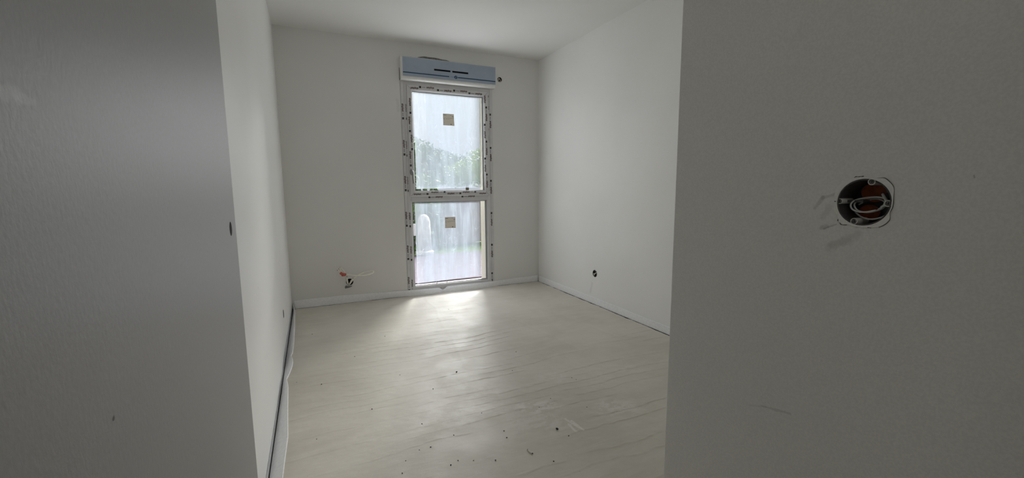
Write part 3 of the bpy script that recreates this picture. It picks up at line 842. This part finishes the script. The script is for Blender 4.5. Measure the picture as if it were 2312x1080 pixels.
# ------------------------------------------------------------------ recessed electrical boxes
def cup(bm, r, depth, wall=.0016, lip=.003):
    lathe(bm, [(r-wall, .0008), (r+lip, .0008), (r+lip, -.0008), (r, -.0012), (r, -depth), (0, -depth), (0, -depth+wall), (r-wall, -depth+wall), (r-wall, .0008)], 40)
def screw(parent, x, y, z, r=.0042, boss=True):
    if boss:
        bm = bmesh.new(); lathe(bm, [(0, -.030), (r*1.6, -.030), (r*1.6, -.0002), (r*1.5, .0004), (r*1.22, .0004), (r*1.15, -.004), (0, -.004)], 20)
        move(bm, 0, Matrix.Translation((x, y, z)))
        b_ = finish('screw_boss', bm, m_boss, parent)
    else: b_ = parent
    bm = bmesh.new(); lathe(bm, [(0, -.004), (r*.82, -.0038), (r*.82, -.0018), (r*.7, -.0008), (0, -.0006)], 16)
    move(bm, 0, Matrix.Translation((x, y, z)))
    s_ = finish('screw', bm, m_screw, b_)
    n0 = bmesh.new()
    box(n0, x-r*.6, x+r*.6, y-r*.14, y+r*.14, z-.0008, z-.0003); box(n0, x-r*.14, x+r*.14, y-r*.6, y+r*.6, z-.0008, z-.0003)
    # the cross recess is cut into the head's face: kept with the screw mesh
    me2 = bpy.data.meshes.new('tmp'); n0.to_mesh(me2); n0.free()
    b3 = bmesh.new(); b3.from_mesh(s_.data); k0 = len(b3.faces); b3.from_mesh(me2)
    b3.faces.ensure_lookup_table()
    for f in b3.faces[k0:]: f.material_index = 1
    b3.to_mesh(s_.data); b3.free(); bpy.data.meshes.remove(me2); s_.data.materials.append(m_black)
    return s_

# big switch box on the entry wall
swb = thing('switch_box', 'large open round switch box with coiled wires in the foreground wall', 'electrical box', SW, 'open electrical boxes', ROT_RIGHT)
bm = bmesh.new(); cup(bm, SW_R-.0002, .045, .0016, -.0003); finish('shell', bm, m_box_grey, swb, smooth=False)
def disc(bm, cx, cy_, z, rx, ry, n=24, lumps=0.0):
    c = bm.verts.new((cx, cy_, z+.002)); rim = []
    for k in range(n):
        a = 2*math.pi*k/n; q_ = 1+lumps*math.sin(3*a+1)
        rim.append(bm.verts.new((cx+rx*q_*math.cos(a), cy_+ry*q_*math.sin(a), z)))
    for k in range(n): bm.faces.new([c, rim[k], rim[(k+1) % n]])
bm = bmesh.new(); disc(bm, -.003, .013, -.038, .020, .0135, lumps=.06); disc(bm, -.010, -.016, -.040, .014, .011)
finish('membrane', bm, m_box_orange, swb, label='orange cable membrane')
bm = bmesh.new()
for i in range(3):
    for j in range(2):
        box(bm, .0105+i*.0072, .0165+i*.0072, .006+j*.0085, .0130+j*.0085, -.041, -.034, .0006)
finish('knockout_panel', bm, m_box_grey, swb)
screw(swb, .0078, .0292, .0006, .0030); screw(swb, -.0094, -.0282, .0006, .0030)
screw(swb, .0292, -.0008, .0002, .0030)
s_ = screw(swb, -.0305, .0006, .0002, .0026, boss=True)
bm = bmesh.new(); box(bm, -.0285, -.006, -.0010, .0024, -.030, -.012, .0005); finish('side_post', bm, m_box_grey, swb)
def swp(x, y, d):                                           # photo crop of the box -> local metres at depth d behind the wall
    p = atx(1820+x/5.4, 370+y/5.4, XN+d); return (-(p.y-SW.y), p.z-SW.z, -(p.x-XN))
coil1 = [swp(*p) for p in [(985, 470, .012), (960, 425, .016), (860, 405, .020), (700, 420, .018), (590, 450, .013), (545, 500, .010), (565, 555, .008), (640, 585, .007), (740, 588, .007), (850, 568, .009)]]
coil2 = [swp(*p) for p in [(940, 370, .020), (985, 440, .016), (960, 420, .022), (840, 412, .026), (690, 435, .022), (605, 470, .017), (590, 520, .014), (640, 575, .012), (760, 592, .012), (900, 560, .014), (990, 500, .014)]]
coil3 = [swp(*p) for p in [(640, 500, .026), (740, 450, .030), (860, 430, .030), (950, 460, .022), (940, 510, .014), (880, 560, .010)]]
low = [swp(*p) for p in [(600, 590, .022), (660, 640, .016), (740, 672, .011), (830, 676, .009), (930, 652, .010), (985, 620, .014)]]
for c_, r_ in ((coil1, .0012), (coil2, .0012), (coil3, .0010), (low, .0012)):
    bm = bmesh.new(); tube(bm, c_, r_, 8, True, 6); finish('wire', bm, m_cable_grey, swb, smooth=True)
bm = bmesh.new(); tube(bm, [swp(935, 370, .018), swp(975, 440, .012), swp(985, 490, .010), swp(920, 530, .012)], .0020, 8, True, 6); finish('cable_sheath', bm, m_cable_grey, swb, smooth=True)
# plaster collar with its cracked outline
outl = [(955, 170), (1020, 215), (1075, 290), (1070, 400), (1060, 520), (1025, 600), (1025, 680), (960, 745), (890, 775), (760, 780), (600, 770), (520, 745), (430, 740), (385, 690), (400, 650),
        (340, 570), (335, 450), (352, 360), (400, 270), (480, 210), (590, 165), (760, 168), (880, 175)]
def loc2(x, y): p = atx(1820+x/5.4, 370+y/5.4, XN); return Vector((-(p.y-SW.y), p.z-SW.z))
poly = [loc2(*p) for p in outl]
poly.sort(key=lambda q_: math.atan2(q_.y, q_.x))
bm = bmesh.new()
N = 72; inner = []; top = []; bot = []
angs = [math.atan2(q_.y, q_.x) for q_ in poly]; rads = [q_.length for q_ in poly]
for k in range(N):
    a = -math.pi+2*math.pi*k/N
    r = float(np.interp(a, [angs[-1]-2*math.pi]+angs+[angs[0]+2*math.pi], [rads[-1]]+rads+[rads[0]]))
    r = max(r, SW_R+.0016)
    ca, sa = math.cos(a), math.sin(a)
    inner.append(bm.verts.new(((SW_R+.0001)*ca, (SW_R+.0001)*sa, .0012)))
    top.append(bm.verts.new(((r-.0006)*ca, (r-.0006)*sa, .0010))); bot.append(bm.verts.new((r*ca, r*sa, .0001)))
for k in range(N):
    j = (k+1) % N
    bm.faces.new([inner[k], inner[j], top[j], top[k]]); bm.faces.new([top[k], top[j], bot[j], bot[k]])
finish('plaster_collar', bm, m_wall_niche, swb)
bm = bmesh.new()
def crack(pts, r):
    tube(bm, [(*loc2(*p), .0006) for p in pts], lambda t: r*(0.45+0.8*abs(math.sin(t*9+pts[0][0]))), 5, True, 4)
crack([(870, 176), (955, 172), (1020, 217), (1075, 290), (1072, 400), (1062, 520), (1027, 600), (1025, 680), (962, 743), (890, 777)], .00032)
crack([(420, 648), (388, 688), (410, 705), (432, 742), (500, 745)], .00045)
crack([(590, 168), (610, 158), (640, 160), (670, 155), (705, 152)], .0005)
crack([(750, 778), (790, 782)], .0005); crack([(600, 771), (700, 778)], .0002); crack([(350, 458), (368, 460)], .0009)
finish('plaster_crack', bm, m_copper, swb, kind='stuff')

# socket box on the right wall
so = thing('socket_box', 'small open round socket box low on the right wall', 'electrical box', SO, 'open electrical boxes', ROT_RIGHT)
bm = bmesh.new(); cup(bm, SO_R-.0002, .045, .0016, -.0003); finish('shell', bm, m_box_grey, so)
bm = bmesh.new(); tube(bm, [(-.022, -.004, -.004), (-.012, -.010, -.002), (.006, .004, -.004), (.024, .013, -.010), (.030, .016, -.020)], .0034, 8, True, 6)
finish('cable', bm, m_cable, so, smooth=True)
bm = bmesh.new(); tube(bm, [(-.020, -.028, -.006), (-.014, -.012, -.003), (-.010, -.009, -.004)], .003, 8, True, 5)
finish('cable', bm, m_cable, so, smooth=True)
bm = bmesh.new(); disc(bm, .008, -.014, -.020, .020, .014); finish('membrane', bm, plain('brown_membrane', (0.12, 0.09, 0.08), .6), so)
screw(so, .012, .027, .0004, .0032)
# socket box on the left wall, seen edge-on
sl = thing('socket_box', 'dark open socket box seen edge-on low on the left wall', 'electrical box', SL, 'open electrical boxes', ROT_LEFT)
bm = bmesh.new(); cup(bm, SL_R-.0002, .045, .0016, -.0003); finish('shell', bm, m_box_grey, sl)
# box beside the shutter case
sx = thing('junction_box', 'small round wire box on the window wall right beside the shutter case', 'electrical box', SB, 'open electrical boxes', ROT_BACK)
bm = bmesh.new(); cup(bm, SB_R-.0002, .045, .0016, -.0003); finish('shell', bm, m_box_grey, sx)
bm = bmesh.new()
tube(bm, [(-.014, -.016, -.02), (-.014, .004, -.006), (-.006, .015, -.004), (.006, .002, -.004), (.014, -.012, -.006), (.010, -.018, -.010), (-.004, -.016, -.010)], .0021, 8, True, 8)
finish('wire', bm, m_cable, sx, smooth=True)
bm = bmesh.new(); tube(bm, [(-.010, -.018, -.02), (-.010, -.004, -.012), (-.004, .004, -.014)], .0035, 8, True, 5); finish('conduit', bm, m_cable_grey, sx, smooth=True)
bm = bmesh.new(); disc(bm, .008, .006, -.022, .012, .014); finish('membrane', bm, plain('dark_red_membrane', (0.10, 0.02, 0.015), .5), sx)

# cable outlet under the window's left side
co_t = thing('cable_outlet', 'round wall hole left of the window with white cable loop and red tape', 'electrical box', CO, 'open electrical boxes', ROT_BACK)
bm = bmesh.new(); cup(bm, CO_R-.0002, .06, .0016, -.0003); finish('shell', bm, m_dark, co_t)
def cp_(x, y, d):                                            # crop of the outlet -> local metres, d in front of the wall
    p = aty(750+x/15.43, 590+y/15.43, YB-d); return (p.x-CO.x, p.z-CO.z, d)
loop = [cp_(*p) for p in [(500, 470, .050), (580, 478, .056), (750, 500, .070), (1000, 508, .085), (1200, 488, .085), (1360, 438, .075), (1440, 385, .058), (1400, 345, .040), (1280, 345, .030),
                          (1130, 385, .026), (980, 450, .025), (860, 525, .024), (770, 590, .022), (690, 650, .016), (630, 750, .002), (600, 830, -.02)]]
bm = bmesh.new(); tube(bm, loop, .0068, 10, True, 6); finish('cable', bm, m_cable, co_t, smooth=True, label='looped off-white cable')
stub = [cp_(*p) for p in [(560, 830, -.02), (535, 740, .004), (515, 640, .020), (500, 560, .032), (485, 480, .040)]]
bm = bmesh.new(); tube(bm, stub, .0085, 10, True, 5); finish('conduit', bm, m_cable, co_t, smooth=True)
stub2 = [cp_(*p) for p in [(585, 835, -.015), (640, 750, .006), (690, 680, .014), (735, 605, .018)]]
bm = bmesh.new(); tube(bm, stub2, .0080, 10, True, 5); finish('conduit', bm, m_cable, co_t, smooth=True)
w1 = [cp_(*p) for p in [(480, 480, .042), (450, 410, .046), (390, 320, .050), (320, 250, .052), (270, 235, .050), (262, 275, .048), (320, 350, .046), (370, 410, .046)]]
w2 = [cp_(*p) for p in [(440, 450, .044), (330, 390, .046), (250, 360, .048), (205, 310, .050), (225, 262, .050), (275, 255, .050)]]
for w_ in (w1, w2):
    bm = bmesh.new(); tube(bm, w_, .0042, 8, True, 6); finish('conductor', bm, m_cable, co_t, smooth=True)
bm = bmesh.new()
for a, b in (((228, 250, .052), (236, 290, .055)), ((165, 325, .050), (200, 315, .052)), ((262, 215, .052), (275, 225, .052)), ((505, 525, .045), (520, 560, .042)), ((715, 600, .028), (735, 590, .028))):
    tube(bm, [cp_(*a), cp_(*b)], .0026, 6)
finish('wire_tip', bm, m_copper, co_t, kind='stuff')
bm = bmesh.new(); tube(bm, [cp_(*p) for p in [(285, 400, .046), (330, 440, .050), (385, 470, .052), (440, 470, .050), (465, 480, .046)]], lambda t: .010+.007*math.sin(math.pi*t)+.002*math.sin(t*17), 9, True, 5)
finish('tape', bm, m_red_tape, co_t, label='crumpled red tape')
bm = bmesh.new()
fl = [(440, 905, .004), (470, 855, .006), (540, 848, .003), (640, 862, .004), (690, 850, .006), (670, 885, .020), (560, 920, .024), (455, 945, .020)]
A = [bm.verts.new(cp_(*p)) for p in fl]; B = [bm.verts.new(Vector(cp_(*p))+Vector((0, -.004, -.001))) for p in fl]
bm.faces.new(A); bm.faces.new(B[::-1])
for i in range(8): bm.faces.new([A[i], A[(i+1) % 8], B[(i+1) % 8], B[i]])
finish('plaster_flap', bm, m_dark_grey, co_t, label='torn grey flap under the hole')
bm = bmesh.new(); tube(bm, [cp_(*p) for p in [(510, 835, .004), (540, 862, .007), (600, 868, .008), (660, 850, .005)]], .003, 6, True, 4)
finish('plaster_rim', bm, m_plaster, co_t)

# ------------------------------------------------------------------ door leaf (open against the left wall)
DH = atx(521, 517, XD); DR = .0138
YD0, YD1 = .105, 1.037
bm = bmesh.new()
slab_with_holes(bm, [(YD0, .012), (YD1, .012), (YD1, 2.04), (YD0, 2.04)], [(DH.y, DH.z, DR)], lambda u, v, d: (XD-d, u, v), .040, True)
door = structure(finish('door_1', bm, m_door), 'grey primed door leaf with round handle hole, open at left foreground', 'door')
bm = bmesh.new(); box(bm, XD-.030, XD-.010, YD1-.0005, YD1+.0015, DH.z-.11, DH.z+.09); finish('lock_plate', bm, m_metal, door)
bm = bmesh.new(); lathe(bm, [(0, -.001), (DR-.0005, -.001), (DR-.0005, -.006), (0, -.006)], 24)
mw = ROT_LEFT.to_4x4(); mw.translation = Vector((XD-.004, DH.y, DH.z)); move(bm, 0, mw)
finish('lock_case', bm, m_black, door)
for z in (.25, 1.05, 1.82):
    bm = bmesh.new(); tube(bm, [(XD+.004, YD0-.012, z-.045), (XD+.004, YD0-.012, z+.045)], .006, 10)
    finish('hinge', bm, m_metal, door)

# ------------------------------------------------------------------ grit and crumbs on the floor
def floor_z(x, y):
    i = int(round((x-FX0)/(FX1-FX0)*(nx-1))); j = int(round((y-FY0)/(FY1-FY0)*(ny-1)))
    return float(hgt[min(max(i, 0), nx-1), min(max(j, 0), ny-1)])
def pebble_mesh(name, mat, seed):
    r_ = random.Random(seed); bm = bmesh.new()
    bmesh.ops.create_icosphere(bm, subdivisions=1, radius=1)
    for v in bm.verts: v.co = Vector((v.co.x*1.15, v.co.y*.9, v.co.z*.6))*(0.75+.5*r_.random())
    bmesh.ops.recalc_face_normals(bm, faces=bm.faces[:])
    me = bpy.data.meshes.new(name); bm.to_mesh(me); bm.free(); me.materials.append(mat); return me
peb = [pebble_mesh('grit', m_grit, s_) for s_ in range(5)]
def place(me, name, x, y, r, label, cat, group=None, rz=None):
    p = atz(x, y); z = floor_z(p.x, p.y)
    o = bpy.data.objects.new(name, me); COL.objects.link(o)
    zmin = min(v.co.z for v in me.vertices)
    o.location = (p.x, p.y, z-zmin*r-.0004); o.scale = (r, r, r); o.rotation_euler = (0, 0, random.uniform(0, 6) if rz is None else rz)
    tag(o, label, cat, group); return o
place(peb[0], 'grit', 1258, 970.6, .0068, 'largest black crumb on the screed, at centre right of the floor', 'debris', 'crumbs on the floor')
place(peb[1], 'grit', 1030.6, 841, .0062, 'black crumb in the middle of the floor, at the lower end of the bright patch', 'debris', 'crumbs on the floor')
spk = [(1144, 989, 'dark grit speck left of the largest crumb, lower of a close pair'), (1138, 973.5, 'dark grit speck left of the largest crumb, upper of a close pair'),
       (1325, 919, 'dark grit speck just right of the pale scraped streaks'), (1243, 900, 'dark grit speck above the pale scraped streaks'),
       (1301, 857, 'dark grit speck on the right of the floor, right one of a close pair'), (1291, 853, 'dark grit speck on the right of the floor, left one of a close pair'),
       (669.6, 863, 'dark grit speck beside the wavy left strip, left one of two'), (725.7, 868, 'dark grit speck beside the wavy left strip, right one of two'),
       (869, 760, 'dark grit speck left of the bright patch below the window'), (705, 755, 'dark grit speck nearest the far left corner of the floor'),
       (801, 806, 'dark grit speck alone on the left half of the floor'), (714.7, 992, 'dark grit speck alone at the lower left of the floor'),
       (908, 1069, 'lowest dark grit speck, at the bottom edge of the photo'), (916, 1040.6, 'dark grit speck right above the lowest one'),
       (952.6, 957.7, 'dark grit speck left of the floor centre, highest of three'), (972, 1010, 'dark grit speck left of the floor centre, middle one of three'),
       (946.5, 1016, 'dark grit speck left of the floor centre, lowest of three'), (1119, 1040.6, 'right end speck of the bottom row of grit'),
       (1069, 1040.6, 'second speck from the right in the bottom row of grit'), (1034, 1040.6, 'third speck from the right in the bottom row of grit'),
       (1018, 1051, 'left end speck of the bottom row of grit'), (1156.7, 837, 'dark grit speck right of the middle crumb, nearer of two'),
       (1165, 795, 'dark grit speck right of the middle crumb, farther of two'), (1024.5, 983, 'dark grit speck straight below the middle crumb'),
       (977.8, 879, 'dark grit speck just left and below the middle crumb'), (903, 846.7, 'dark grit speck well left of the middle crumb'),
       (1087.6, 933, 'dark grit speck right and below the middle crumb'), (1217.6, 920, 'dark grit speck on the pale smear left of the streaks'),
       (1284, 985, 'dark grit speck right of the largest crumb'), (1250, 1043, 'dark grit speck right of the loose screw'),
       (840, 925, 'dark grit speck midway on the left half, near the front'), (1013, 699, 'dark grit speck in the brightest patch right below the window')]
for i, (x, y, lab) in enumerate(spk):
    place(peb[i % 5], 'grit', x, y, random.uniform(.0022, .0036), lab, 'debris', 'grit specks on the screed')
scr = thing('loose_screw', 'small pale screw lying on the screed near the bottom of the photo', 'screw')
pa, pb = atz(1192, 1018.5), atz(1202, 1026)
zz = floor_z(pa.x, pa.y)
scr.location = (pa.x, pa.y, zz)
d = (pb-pa); d.z = 0
bm = bmesh.new(); tube(bm, [Vector((0, 0, .004)), d*.5+Vector((0, 0, .004)), d+Vector((0, 0, .0042))], lambda t: .0042-.0010*t, 8)
finish('shank', bm, m_chip, scr)
bm = bmesh.new(); tube(bm, [-d*.06+Vector((0, 0, .004)), d*.03+Vector((0, 0, .004))], .0040, 10); finish('head', bm, m_grit, scr)
bm = bmesh.new(); tube(bm, [d*.98+Vector((0, 0, .004)), d*1.14+Vector((0, 0, .0035))], lambda t: .0034-.002*t, 8); finish('plug', bm, m_grit, scr)

# ------------------------------------------------------------------ outside
for nm, x0, x1 in (('trim_2', WX1-.062, WX1+.002), ('trim_3', WX0-.002, WX0+.008)):
    bm = bmesh.new(); box(bm, x0, x1, YB+.072, YB+.235, -.02, 2.30, .004)
    structure(finish(nm, bm, m_cream), 'cream rendered outer reveal right of the window' if nm == 'trim_2' else 'cream rendered outer reveal left of the window', 'trim')
ZS = aty(1040, 631.5, YB+.40).z
bm = bmesh.new(); box(bm, WX0-.02, WX1+.02, YB+.072, YB+.43, -.06, ZS, .003)
structure(finish('trim_4', bm, plain('mauve_sill', (0.15, 0.135, 0.155), .9, .02)), 'grey outer window sill', 'trim')
bm = bmesh.new(); box(bm, WX0, WX1, YB+.395, YB+.41, ZS+.0003, ZS+.009, .002)
finish('sill_upstand', bm, plain('dark_mauve_edge', (0.02, 0.015, 0.018), .9, .02), bpy.data.objects['trim_4'])
bm = bmesh.new(); box(bm, -7, 9, YB+.435, 7.6, -.35, -.12)
o = finish('floor_terrace', bm, m_terrace); structure(o, 'mauve grey terrace outside the window', 'terrace')
bm = bmesh.new(); box(bm, -25, 30, 7.6, 45, -.45, -.15)
o = finish('floor_lawn', bm, m_lawn); structure(o, 'green lawn beyond the terrace', 'lawn')

def leaves(bm, n, cx, cy_, cz, rx, ry, rz, s, seed, boxy=False):
    r_ = random.Random(seed)
    for _ in range(n):
        while True:
            a, b, c_ = r_.uniform(-1, 1), r_.uniform(-1, 1), r_.uniform(-1, 1)
            if boxy or a*a+b*b+c_*c_ < 1: break
        p = Vector((cx+a*rx, cy_+b*ry, cz+c_*rz)); sz = s*r_.uniform(.6, 1.4)
        u = Vector((r_.gauss(0, 1), r_.gauss(0, 1), r_.gauss(0, 1))).normalized(); v = u.orthogonal().normalized()
        v = (v*math.cos(r_.uniform(0, 6))+u.cross(v)*math.sin(r_.uniform(0, 6))).normalized()
        bm.faces.new([bm.verts.new(p-u*sz), bm.verts.new(p+v*sz*.5), bm.verts.new(p+u*sz), bm.verts.new(p-v*sz*.5)])
# board fence behind the terrace
fen = thing('board_fence', 'weathered vertical board fence at the back of the terrace', 'fence', (3.4, 9.0, -.15))
bm = bmesh.new(); box(bm, -.0685, .0685, -.010, .010, 0, 1.15, .003)
bm_me = None
for k in range(34):
    x = -2.4+k*.142; hh = 1
    if bm_me is None:
        ob = finish('board', bm, m_board, fen); bm_me = ob.data
    else:
        ob = bpy.data.objects.new('board', bm_me); COL.objects.link(ob); ob.parent = fen
    ob.location = (x, random.uniform(-.006, .006), random.uniform(-.02, .02)); ob.scale = (1, 1, 1+random.uniform(-.02, .02))
for z in (.25, .9):
    bm = bmesh.new(); box(bm, -2.5, 2.4, .020, .06, z-.04, z+.04); finish('rail', bm, m_board, fen)
hd = thing('hedge', 'dark green leafy hedge beyond the left side of the window', 'hedge', (1.0, 8.4, -.15))
bm = bmesh.new(); leaves(bm, 3600, 0, 0, .75, 1.35, .25, .75, .055, 5, True); finish('foliage', bm, m_leaf, hd, kind='stuff')
bm = bmesh.new()
for i in range(6): tube(bm, [(-1.1+i*.44, 0, 0), (-1.1+i*.44, .03, .8)], .02, 6)
finish('stem', bm, m_dark_bark, hd, kind='stuff')
def tree(name, label, x, y, h, r, seed, leaf, bark, n=2200, tr=.12, group=None, lean=0):
    t = thing(name, label, 'tree', (x, y, -.16), group)
    bm = bmesh.new(); tube(bm, [(0, 0, 0), (lean*.5, 0, h*.35), (lean, .05, h*.7), (lean, 0, h*.92)], lambda q_: tr*(1-.75*q_), 10, True, 5); finish('trunk', bm, bark, t, smooth=True)
    for k, (dx, dy) in enumerate(((.5, .2), (-.55, .1), (.15, -.5))):
        bm = bmesh.new(); tube(bm, [(lean, 0, h*.55), (lean+dx*r*.5, dy*r*.5, h*.72), (lean+dx*r, dy*r, h*.86)], lambda q_: tr*.4*(1-.7*q_), 6, True, 4); finish('branch', bm, bark, t)
    bm = bmesh.new(); rr = random.Random(seed)
    for k in range(7):
        a = k*.9; leaves(bm, n//7, lean+math.cos(a)*r*.5, math.sin(a)*r*.5, h*.8+rr.uniform(-.15, .25)*h, r*.55, r*.55, h*.2, .065*r/1.6, seed*10+k)
    finish('foliage', bm, leaf, t, kind='stuff'); return t
tree('garden_tree', 'low yellow green tree beyond the fence at the right of the window', 7.0, 20.0, 2.5, 1.6, 4, m_leaf_light, m_dark_bark, 5600, .12, 'trees beyond the fence')
tree('garden_tree', 'low mid green tree beyond the fence at the left of the window', 4.0, 18.5, 2.7, 1.7, 5, m_leaf, m_dark_bark, 5600, .13, 'trees beyond the fence')
tree('garden_tree', 'dark tree far beyond the fence behind the middle of the window', 7.0, 26.0, 2.9, 2.0, 6, m_leaf, m_dark_bark, 6000, .15, 'trees beyond the fence')
gp = thing('pale_upright', 'made-up pale upright in place of a whitish smear on the lower film', 'post', (1.84, 7.70, -.12))  # added upright shape, stands in for a whitish smear on the film
bm = bmesh.new(); lathe(bm, [(0, 0), (.13, 0), (.12, .45), (.115, .60), (.09, .68), (.05, .72), (0, .735)], 20); finish('shaft', bm, m_pale_upright, gp, smooth=True)
bm = bmesh.new(); lathe(bm, [(0, 0), (.17, 0), (.17, .05), (.13, .07), (0, .07)], 20); finish('footing', bm, m_pale_upright, gp)
pb_ = thing('white_panel', 'long white panel seen through the lower pane at left', 'panel', (1.26, 7.75, .22))
bm = bmesh.new(); box(bm, -.42, .44, -.012, .012, .0, .22, .004); finish('panel_board', bm, m_board_white, pb_)
for x in (-.3, .3):
    bm = bmesh.new(); box(bm, x-.03, x+.03, .014, .05, -.34, .2); finish('post', bm, m_board_white, pb_)
